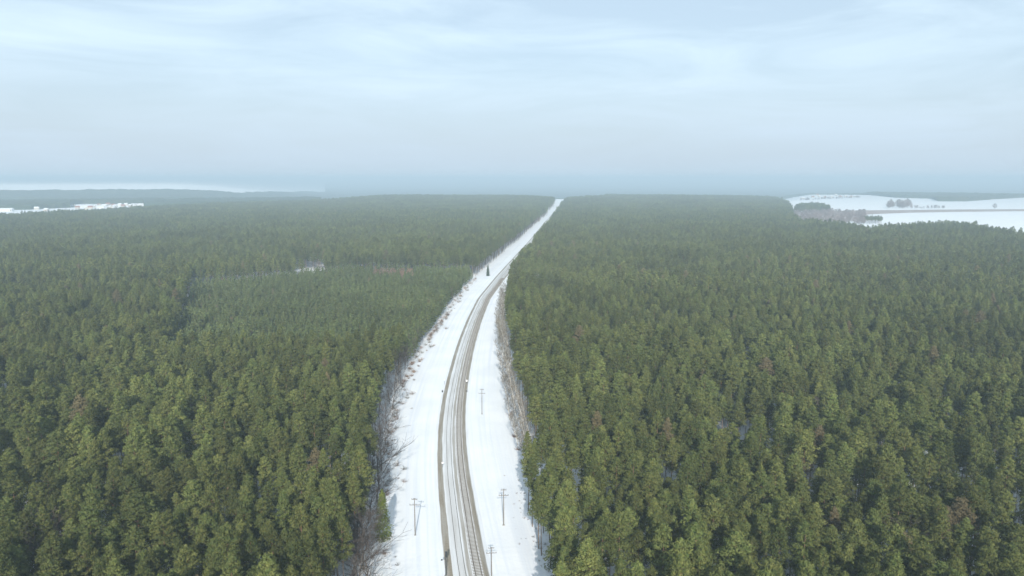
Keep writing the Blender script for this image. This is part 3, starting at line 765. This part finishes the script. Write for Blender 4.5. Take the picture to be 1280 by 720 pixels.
# shrubs: scattered on the left edge, one brown hedge row, some on the right edge
for i in range(220):
    y = 125 + 520 * (i / 220) ** 1.15; side = i % 5 == 4
    if side:
        x = float(xr(y)) + rb.uniform(.3, 3.0)
    else: x = float(xl(y)) + (abs(rb.gauss(0, 2.6)) if y > 190 else rb.uniform(-4, .6)) - 1.6
    sc = rb.uniform(.3, 1.15)
    red = (not side and 300 < y < 345) or (side and 218 < y < 240); me = RED[i % 3] if red else SHRUB[i % 4]
    if side and y < 200: sc *= .45
    o = mesh_obj('shrub', me, None); o.location = (x, y + rb.uniform(-1.5, 1.5), 0); o.rotation_euler[2] = rb.uniform(0, 6.28); o.scale = (sc * 1.15, sc * 1.15, sc * .8)
    where = 'right' if side else 'left'
    tag(o, ('reddish' if red else 'brownish') + ' leafless shrub at the %s edge of the snowy clearing' % where, 'shrub', '%s shrubs on the %s edge' % ('reddish' if red else 'brownish', where))
for px, py, sc, lab in ((481, 693, .5, 'dark red low shrub on the snow below the lone spruce'), (494, 697, .25, 'upper of two small olive tufts on the snow below the lone spruce'), (497, 707, .35, 'lower of two small olive tufts on the snow below the lone spruce')):
    o = mesh_obj('shrub', RED[0] if sc == .5 else SHRUB[0], None); o.location = P3(px, py); o.scale = (sc * 1.2, sc * 1.2, sc); tag(o, lab, 'shrub')
for i in range(46):
    py = rb.uniform(590, 716); px = float(np.interp(py, [560, 600, 650, 720], [640, 655, 668, 690])) - abs(rb.gauss(0, 9)) - 1
    if i < 6: px, py = ((642, 648), (645, 662), (652, 674), (649, 681), (668, 672), (660, 650))[i]
    sc = rb.uniform(.12, .3); o = mesh_obj('grass_tuft', SHRUB[i % 4], None); o.location = P3(px, py); o.rotation_euler[2] = i; o.scale = (sc, sc, sc)
    tag(o, 'tiny dry grass tuft poking through snow between right pole and pines', 'grass tuft', 'dry tufts in the snow right of the railway')
# regrowth line on the left side farther on (small dark firs in a row)
for i in range(26):
    t = i / 25; px = 538 + 22 * t; py = 424 - 30 * t; x, y = gp(px, py)
    o = plant_tree('small_fir', tm, cm, (x + rb.uniform(-1.2, 1.2), y + rb.uniform(-4, 4), 0), i, (rb.uniform(.3, .55), rb.uniform(.3, .55), rb.uniform(.09, .18)), 'knee-high dark fir in the hedge-like row on the left side of the clearing', 'fir sapling', 'row of small firs in the clearing')

# ------------------------------------------------------------------ utility poles and railway furniture
def make_pole():
    root = empty('utility_pole', (0, 0, 0))
    a_ = MB(); a_.tube([(0, 0, -.4), (0, 0, 5), (0, 0, 10.2)], [.15, .125, .09], 8); child('mast', a_.mesh('mast'), root, M['wood'])
    ft = MB(); ft.tube([(0, 0, -.2), (0, 0, .28)], [.42, .3], 8); child('footing', ft.mesh('footing'), root, M['concrete'])
    for z, w_, n in ((9.8, 1.5, 4), (8.3, 2.6, 4)):
        b_ = MB(); b_.box((0, .16, z), (w_, .1, .12)); arm = child('crossarm', b_.mesh('crossarm'), root, M['wood'])
        for k in range(n):
            x = -w_ / 2 + .12 + (w_ - .24) * k / (n - 1); i_ = MB(); i_.tube([(x, .16, z + .06), (x, .16, z + .16), (x, .16, z + .2), (x, .16, z + .33)], [.03, .03, .075, .05], 6)
            child('insulator', i_.mesh('insulator'), arm, M['dark_metal'])
    return root
pole = make_pole()
PP = [(519, 670, 'wooden utility pole with two crossarms alone on the snow left of the railway'),
      (629.6, 657, 'wooden utility pole with two crossarms on the snow between railway and right-hand pines'),
      (602.5, 518, 'distant utility pole on the snow beside the bend of the railway'),
      (614.5, 726, 'utility pole at the bottom of the picture close to the right-hand track')]
srcs = pole
for i, (px, py, lab) in enumerate(PP):
    o = pole if i == 0 else copy_tree(srcs)
    o.location = P3(px, py); o.rotation_euler[2] = (0, .05, .0, .1)[i]; tag(o, lab, 'utility pole', 'utility poles beside the railway')
    if i == 3: o.scale = (.9, .9, .8)
# signal
root = empty('railway_signal', P3(557.5, 722)); tag(root, 'dark railway signal mast with ladder and side arm on the left gravel shoulder', 'railway signal')
a_ = MB(); a_.tube([(0, 0, 0), (0, 0, 6.4)], [.09, .07], 8); child('mast', a_.mesh('mast'), root, M['dark_metal'])
a_ = MB(); a_.box((0, 0, .2), (.7, .7, .5)); child('footing', a_.mesh('footing'), root, M['concrete'])
a_ = MB(); a_.box((.12, 0, 5.7), (.5, .16, 1.35)); hd = child('signal_head', a_.mesh('signal_head'), root, M['dark_metal'])
for z in (5.3, 5.7, 6.1):
    b_ = MB(); b_.tube([(.12, -.08, z), (.12, -.3, z)], [.1, .12], 8); child('lamp_hood', b_.mesh('lamp_hood'), hd, M['dark_metal'])
a_ = MB(); a_.box((-.5, 0, 4.5), (.9, .06, .06)); a_.box((-.9, 0, 4.35), (.35, .08, .35)); child('side_arm', a_.mesh('side_arm'), root, M['dark_metal'])
a_ = MB()
for s in (-.18, .18): a_.box((s, .22, 2.9), (.04, .04, 5.2))
for k in range(15): a_.box((0, .22, .6 + .33 * k), (.36, .03, .03))
child('ladder', a_.mesh('ladder'), root, M['dark_metal'])
def board(px, py, w_, h, lab):
    root = empty('trackside_board', P3(px, py)); tag(root, lab, 'trackside sign'); root.location.z = .3
    a_ = MB(); a_.tube([(0, 0, -.3), (0, 0, 1.9)], [.04, .04], 6); child('post', a_.mesh('post'), root, M['dark_metal'])
    a_ = MB(); a_.box((0, -.06, 1.9), (w_, .04, h)); child('sign_plate', a_.mesh('sign_plate'), root, M['white'])
board(553.4, 587, .6, .5, 'small white board on the gravel shoulder left of the tracks')
board(583.5, 482, .6, .9, 'tall white board right of the tracks at the bend')
board(555.5, 481, .35, .5, 'thin short marker post left of the tracks at the bend')
def cabinet(px, py, s_, lab):
    root = empty('relay_box', P3(px, py), .1, s_); tag(root, lab, 'relay box'); root.location.z = .1
    a_ = MB(); a_.box((0, 0, .55), (.7, .5, 1.0)); child('casing', a_.mesh('casing'), root, M['dark_metal'])
    a_ = MB(); a_.box((0, 0, 1.09), (.84, .64, .07)); child('lid', a_.mesh('lid'), root, M['concrete'])
cabinet(553, 490.5, .8, 'small dark relay box on the snow left of the bend')
cabinet(583.4, 490.5, .8, 'small dark relay box on the snow right of the bend')

# ------------------------------------------------------------------ houses, far right trees
def make_house(wm, rm_, w_=9, l=12, h=5.2, rh=3.2):
    root = empty('house', (0, 0, 0)); a_ = MB(); a_.box((0, 0, h / 2), (l, w_, h))
    k = len(a_.v); a_.v += [Vector((-l / 2, -w_ / 2, h)), Vector((-l / 2, w_ / 2, h)), Vector((-l / 2, 0, h + rh)), Vector((l / 2, -w_ / 2, h)), Vector((l / 2, w_ / 2, h)), Vector((l / 2, 0, h + rh))]
    a_.f += [(k, k + 2, k + 1), (k + 3, k + 4, k + 5)]; a_.mi += [0, 0]
    child('wall', a_.mesh('wall'), root, wm)
    b_ = MB(); o_ = .5
    for s in (-1, 1):
        n = len(b_.v); y0 = s * (w_ / 2 + o_); z0 = h - o_ * rh / (w_ / 2)
        for x in (-l / 2 - o_, l / 2 + o_):
            b_.v += [Vector((x, y0, z0 + .02)), Vector((x, 0, h + rh + .02)), Vector((x, 0, h + rh + .27)), Vector((x, y0, z0 + .27))]
        b_.f += [(n, n + 1, n + 2, n + 3), (n + 7, n + 6, n + 5, n + 4), (n, n + 4, n + 5, n + 1), (n + 3, n + 2, n + 6, n + 7), (n, n + 3, n + 7, n + 4)]; b_.mi += [0] * 5
    rf = child('roof', b_.mesh('roof'), root, rm_)
    c_ = MB(); c_.box((l * .2, 1, h + rh), (.8, .8, 1.6)); child('chimney', c_.mesh('chimney'), rf, M['roof_red'])
    for x in (-l * .28, 0.0, l * .28):
        c_ = MB(); c_.box((x, -w_ / 2 - .02, 2.6), (1.4, .12, 1.5)); child('window', c_.mesh('window'), root, M['dark_metal'])
    return root
HP = [make_house(M['cream'], M['roof_snow']), make_house(M['cream'], M['roof_red']), make_house(M['white'], M['roof_snow'], 14, 34, 7, 2.5)]
kindlab = ['cream house with snow-covered roof', 'cream house with red tiled roof', 'long white hall with snowy roof']
used = [False] * 3
spots = [(x, y, k) for x, y, k in zip(*[iter([
    8, 264.5, 2, 22, 259, 0, 30, 260, 1, 37, 258.5, 0, 46, 262, 0, 58, 264, 0, 84, 253.5, 2, 92, 259, 0, 97, 261, 1, 103, 260, 2, 108, 262, 0, 113, 261, 1, 119, 259.5, 0, 124, 257.5, 1, 127, 261, 2,
    131, 258.5, 0, 135, 256.5, 1, 138, 260.5, 0, 142, 258, 1, 146, 259.5, 2, 150, 257.5, 0, 154, 259, 1, 158, 257, 0, 163, 258.5, 0, 172, 258, 2, 226, 250.5, 2, 268, 250.5, 2]) ] * 3)]
vg = 'houses of the village beyond the left wood'
for i, (px, py, k) in enumerate(spots):
    o = HP[k] if not used[k] else copy_tree(HP[k]); used[k] = True
    o.location = P3(px, py); o.rotation_euler[2] = rb.uniform(-.8, .8)
    if i == 0: lab = 'long white hall with snowy roof, leftmost building on the horizon'
    elif i == 6: lab = 'long white hall behind the village, higher up in the haze'
    elif i == 25: lab = 'pale hall alone in the hazy woods right of the village'
    elif i == 26: lab = 'pale hall farthest right of the left-hand village'
    else: lab = '%s in the hazy village beyond the left wood' % kindlab[k]
    tag(o, lab, 'house' if k < 2 else 'hall', vg)
for i, (px, py) in enumerate(((1004, 247.5), (1016, 247), (1024, 246.5), (1031, 247.5), (1040, 246.8), (1050, 246.5), (1057, 246), (1064, 246.8), (1070, 246.5), (1022, 244.5), (1045, 244.5))):
    o = copy_tree(HP[i % 2]); o.location = P3(px, py); o.rotation_euler[2] = rb.uniform(-.8, .8)
    tag(o, '%s beyond the snowy fields on the right' % kindlab[i % 2], 'house', 'houses beyond the right-hand fields')
for i in range(34):
    px = rb.uniform(2, 182); v = PINES[i % NV]; big = 'pine' if i % 2 else 'bare tree'
    p = P3(px, rb.uniform(256.5, 263.5) + max(0, (90 - px) * .05))
    if i % 2: plant_tree('pine_tree', v[1], v[0], p, i, rb.uniform(.35, .7), 'dark pine standing between the houses of the distant village', 'pine tree', 'pines in the distant village')
    else: v = OAK[i % 4]; plant_tree('bare_tree', v[0], v[1], p, i, rb.uniform(.6, 1.1), 'bare tree standing between the houses of the distant village', 'bare tree', 'bare trees in the distant village', 'branches')
# bare grove, row and single trees in the fields
BF = []
M['far_bare'] = noisy('hazy_bare_crowns', (.20, .16, .15), (.29, .24, .22), .6, rnd=.2)
for i in range(4):
    Q, limbs = pine_crown(9.5, 2.2, 3.8, 900 + i, nbr=26, tufts=2, per=12, size=1.0, cone=.1)
    r_ = np.random.default_rng(i); cc = Q.mean(1, keepdims=True); Q = cc + (Q - cc) * np.array([.8, .8, 1.0]); Q = Q[r_.random(len(Q)) < .75]
    mb = MB(); pine_trunk(mb, 9.5, 3, limbs, rb=.2, sides=4, seed=i, use=10)
    cm = quads_to_mesh('far_bare_crown', Q); cm.materials.append(M['far_bare']); tm = mb.mesh('far_bare_trunk'); tm.materials.append(M['grey_bark']); tm.materials.append(M['grey_bark']); BF.append((tm, cm))
def far_tree(px, py, s_, lab, grp, i, nm='bare_tree', w_=1.0):
    v = BF[i % 4]; plant_tree(nm, v[0], v[1], P3(px, py), i * 1.1, (s_ * w_, s_ * w_, s_), lab, 'bare tree', grp, 'branches')
for i in range(26):
    far_tree(1108 + rb.uniform(0, 30), 258.5 + rb.uniform(-2.2, 2.2), rb.uniform(1.5, 2.3), 'bare tree of the round grove in the middle of the snowy field', 'grove in the snowy field', i)
for i in range(14):
    far_tree(1140 + i * 3.1 + rb.uniform(-1, 1), 260.6, rb.uniform(.5, 1.1), 'small bare roadside tree beside the brown strip, right of the grove', 'row of small trees in the snowy field', i)
for i in range(60):
    px = rb.uniform(1000, 1075); far_tree(px, 250.2 - (px - 1000) * .04 + rb.uniform(-.5, .5), rb.uniform(.6, 1.1), 'small hazy bare tree in front of the houses beyond the right-hand fields', 'trees by the houses beyond the right-hand fields', i)
far_tree(1243, 261, 1.6, 'single bare tree in the snowy field near the right border', None, 2)
for i in range(230):
    px = rb.uniform(982, 1082); py = rb.uniform(264.5, 278.5)
    far_tree(px, py + (px - 985) * .03, rb.uniform(.95, 1.5), 'bare purplish-brown tree of the strip between pine wood and snowy field', 'bare strip of wood behind the right-hand pines', i)
def block(name, rects, sp, s0, s1, protos, lab):
    P = []
    for a_ in rects:
        poly = poly_px(a_, 0); mn, mx_ = poly.min(0), poly.max(0)
        g = np.stack(np.meshgrid(np.arange(mn[0], mx_[0], sp), np.arange(mn[1], mx_[1], sp)), -1).reshape(-1, 2); g = g + rng.normal(0, sp * .25, g.shape)
        P.append(g[inside(g, poly)])
    scatter(name, protos, np.concatenate(P), s0, s1, lab, 'wood')
block('small_wood', [[(1080, 280), (1080, 276.5), (1102, 276.5), (1103, 280)]], 6, .45, .7, MID, 'small dark conifer wood at the foot of the snowy field')
block('small_wood', [[(995, 267), (995, 264), (1010, 261), (1030, 262), (1038, 267)]], 12, .8, 1.05, CLUMP, 'dark wedge of wood left of the big snowy field')

# ------------------------------------------------------------------ far canopies
def canopy(name, keepf, r0, r1, a0, a1, n_a, n_r, hgt, lab, seed):
    rr_ = np.geomspace(r0, r1, n_r + 1); aa = np.radians(np.linspace(a0, a1, n_a + 1))
    A, RR = np.meshgrid(aa, rr_); X = RR * np.sin(A); Y = RR * np.cos(A); P = np.stack([X.ravel(), Y.ravel()], 1)
    z0 = hill(P[:, 0], P[:, 1]); h = hgt * (.72 + .35 * vnoise(P, 40, seed) + .28 * vnoise(P, 260, seed + 1)) + rng.normal(0, 1.1, len(P))
    Z = z0 + h; nV = len(P); cells = keepf(*[q.reshape(n_r + 1, n_a + 1)[:-1, :-1] for q in (X, Y)])
    idx = np.arange(nV).reshape(n_r + 1, n_a + 1); F_ = []; bot = nV
    V = np.vstack([np.column_stack([P, Z]), np.column_stack([P, z0 - .2])])
    cp = np.pad(cells, 1)
    I, J = np.nonzero(cells)
    for i, j in zip(I.tolist(), J.tolist()):
        a_, b_, c_, d_ = int(idx[i, j]), int(idx[i, j + 1]), int(idx[i + 1, j + 1]), int(idx[i + 1, j]); F_.append((a_, b_, c_, d_))
        if not cp[i, j + 1]: F_.append((a_, a_ + bot, b_ + bot, b_))
        if not cp[i + 2, j + 1]: F_.append((d_, c_, c_ + bot, d_ + bot))
        if not cp[i + 1, j]: F_.append((a_, d_, d_ + bot, a_ + bot))
        if not cp[i + 1, j + 2]: F_.append((b_, b_ + bot, c_ + bot, c_))
    me = bpy.data.meshes.new(name); me.from_pydata(V.tolist(), [], F_); me.update()
    o = mesh_obj(name, me, None, M['far_canopy']); tag(o, lab, 'forest', None, 'stuff'); return o
def shp(x): return x.shape
def keepL(X, Y):
    P = np.stack([X.ravel(), Y.ravel()], 1); pxx = 640 + F * P[:, 0] / P[:, 1] * 1.01; r = np.hypot(P[:, 0], P[:, 1])
    n = vnoise(P, 420, 9)
    m = (~inside(P, forest_poly)) & (r > 2500) & (r < r0az(np.degrees(np.arctan2(P[:, 0], P[:, 1]))) - 8 + 2600 * np.clip((np.degrees(np.arctan2(P[:, 0], P[:, 1])) + 21.5) / 7, 0, 1) ** 2) & (pxx < 745)
    m &= (pxx < 400) | (r > 3500)
    vil = np.interp(pxx, [-60, 74, 84, 100, 176, 184], [0, 0, 2880, 2980, 2800, 0])
    m &= ~((pxx < 84) & (n < .30) & (r < 3000))
    m &= (r > vil) & ~((n > .80) & (r < 3700))
    m &= ~((np.abs(pxx - 226) < 5) | (np.abs(pxx - 268) < 5)) | (r > 3200) | (r < 3000)
    return m.reshape(X.shape)
canopy('distant_forest', keepL, 2400, 6300, -40, 9, 330, 150, 15, 'blue hazy forest band behind the village, left half of the horizon', 31)
def keepR(X, Y):
    P = np.stack([X.ravel(), Y.ravel()], 1); px_ = 640 + F * P[:, 0] / P[:, 1] * 1.01; r = np.hypot(P[:, 0], P[:, 1])
    n = vnoise(P, 700, 12)
    fy = CAM_H / np.tan(np.arctan((field_far(px_) - 360) / F) + PITCH) * np.hypot(1, (px_ - 640) / F * 1.0) ; lim0 = fy * 1.004
    lim = np.interp(px_, [640, 960, 1000, 1075, 1120, 1165, 1172, 1210, 1260, 1300, 1400], [3600, 3700, 4100, 3750, 3600, 3400, 3250, 3250, 3350, 3600, 3700])
    lim = np.where(px_ > 975, lim0, lim)
    return ((r > lim) & ((n < .78) | (r > 6500))).reshape(X.shape)
canopy('distant_forest', keepR, 2700, 16000, -14.6, 41, 420, 190, 16, 'blue hazy forest filling the horizon beyond the right-hand fields', 33)
def keepLL(X, Y):
    P = np.stack([X.ravel(), Y.ravel()], 1); n = vnoise(P, 500, 15) * .6 + vnoise(P, 220, 16) * .4
    r = np.hypot(P[:, 0], P[:, 1]); az = np.degrees(np.arctan2(P[:, 0], P[:, 1]))
    return ((n > .74) & (r > 5400) & (az < -15.5)).reshape(X.shape)

# ------------------------------------------------------------------ haze
HB = 33000.0; top = 112.0
me = bpy.data.meshes.new('haze')
me.from_pydata([(x, y, z) for z in (-49.0, top) for x, y in ((-HB, -HB), (HB, -HB), (HB, HB), (-HB, HB))], [],
               [(0, 3, 2, 1), (4, 5, 6, 7), (0, 1, 5, 4), (1, 2, 6, 5), (2, 3, 7, 6), (3, 0, 4, 7)]); me.update()
hm = bpy.data.materials.new('haze_air'); hm.use_nodes = True; t = hm.node_tree; t.nodes.clear()
o_ = N(t, 'ShaderNodeOutputMaterial'); pv = N(t, 'ShaderNodeVolumePrincipled'); pv.inputs['Density'].default_value = HAZE_DENSITY
pv.inputs['Color'].default_value = HAZE_COLOR; pv.inputs['Anisotropy'].default_value = 0.0
t.links.new(pv.outputs[0], o_.inputs['Volume'])
tag(mesh_obj('haze', me, None, hm), kind='stuff')
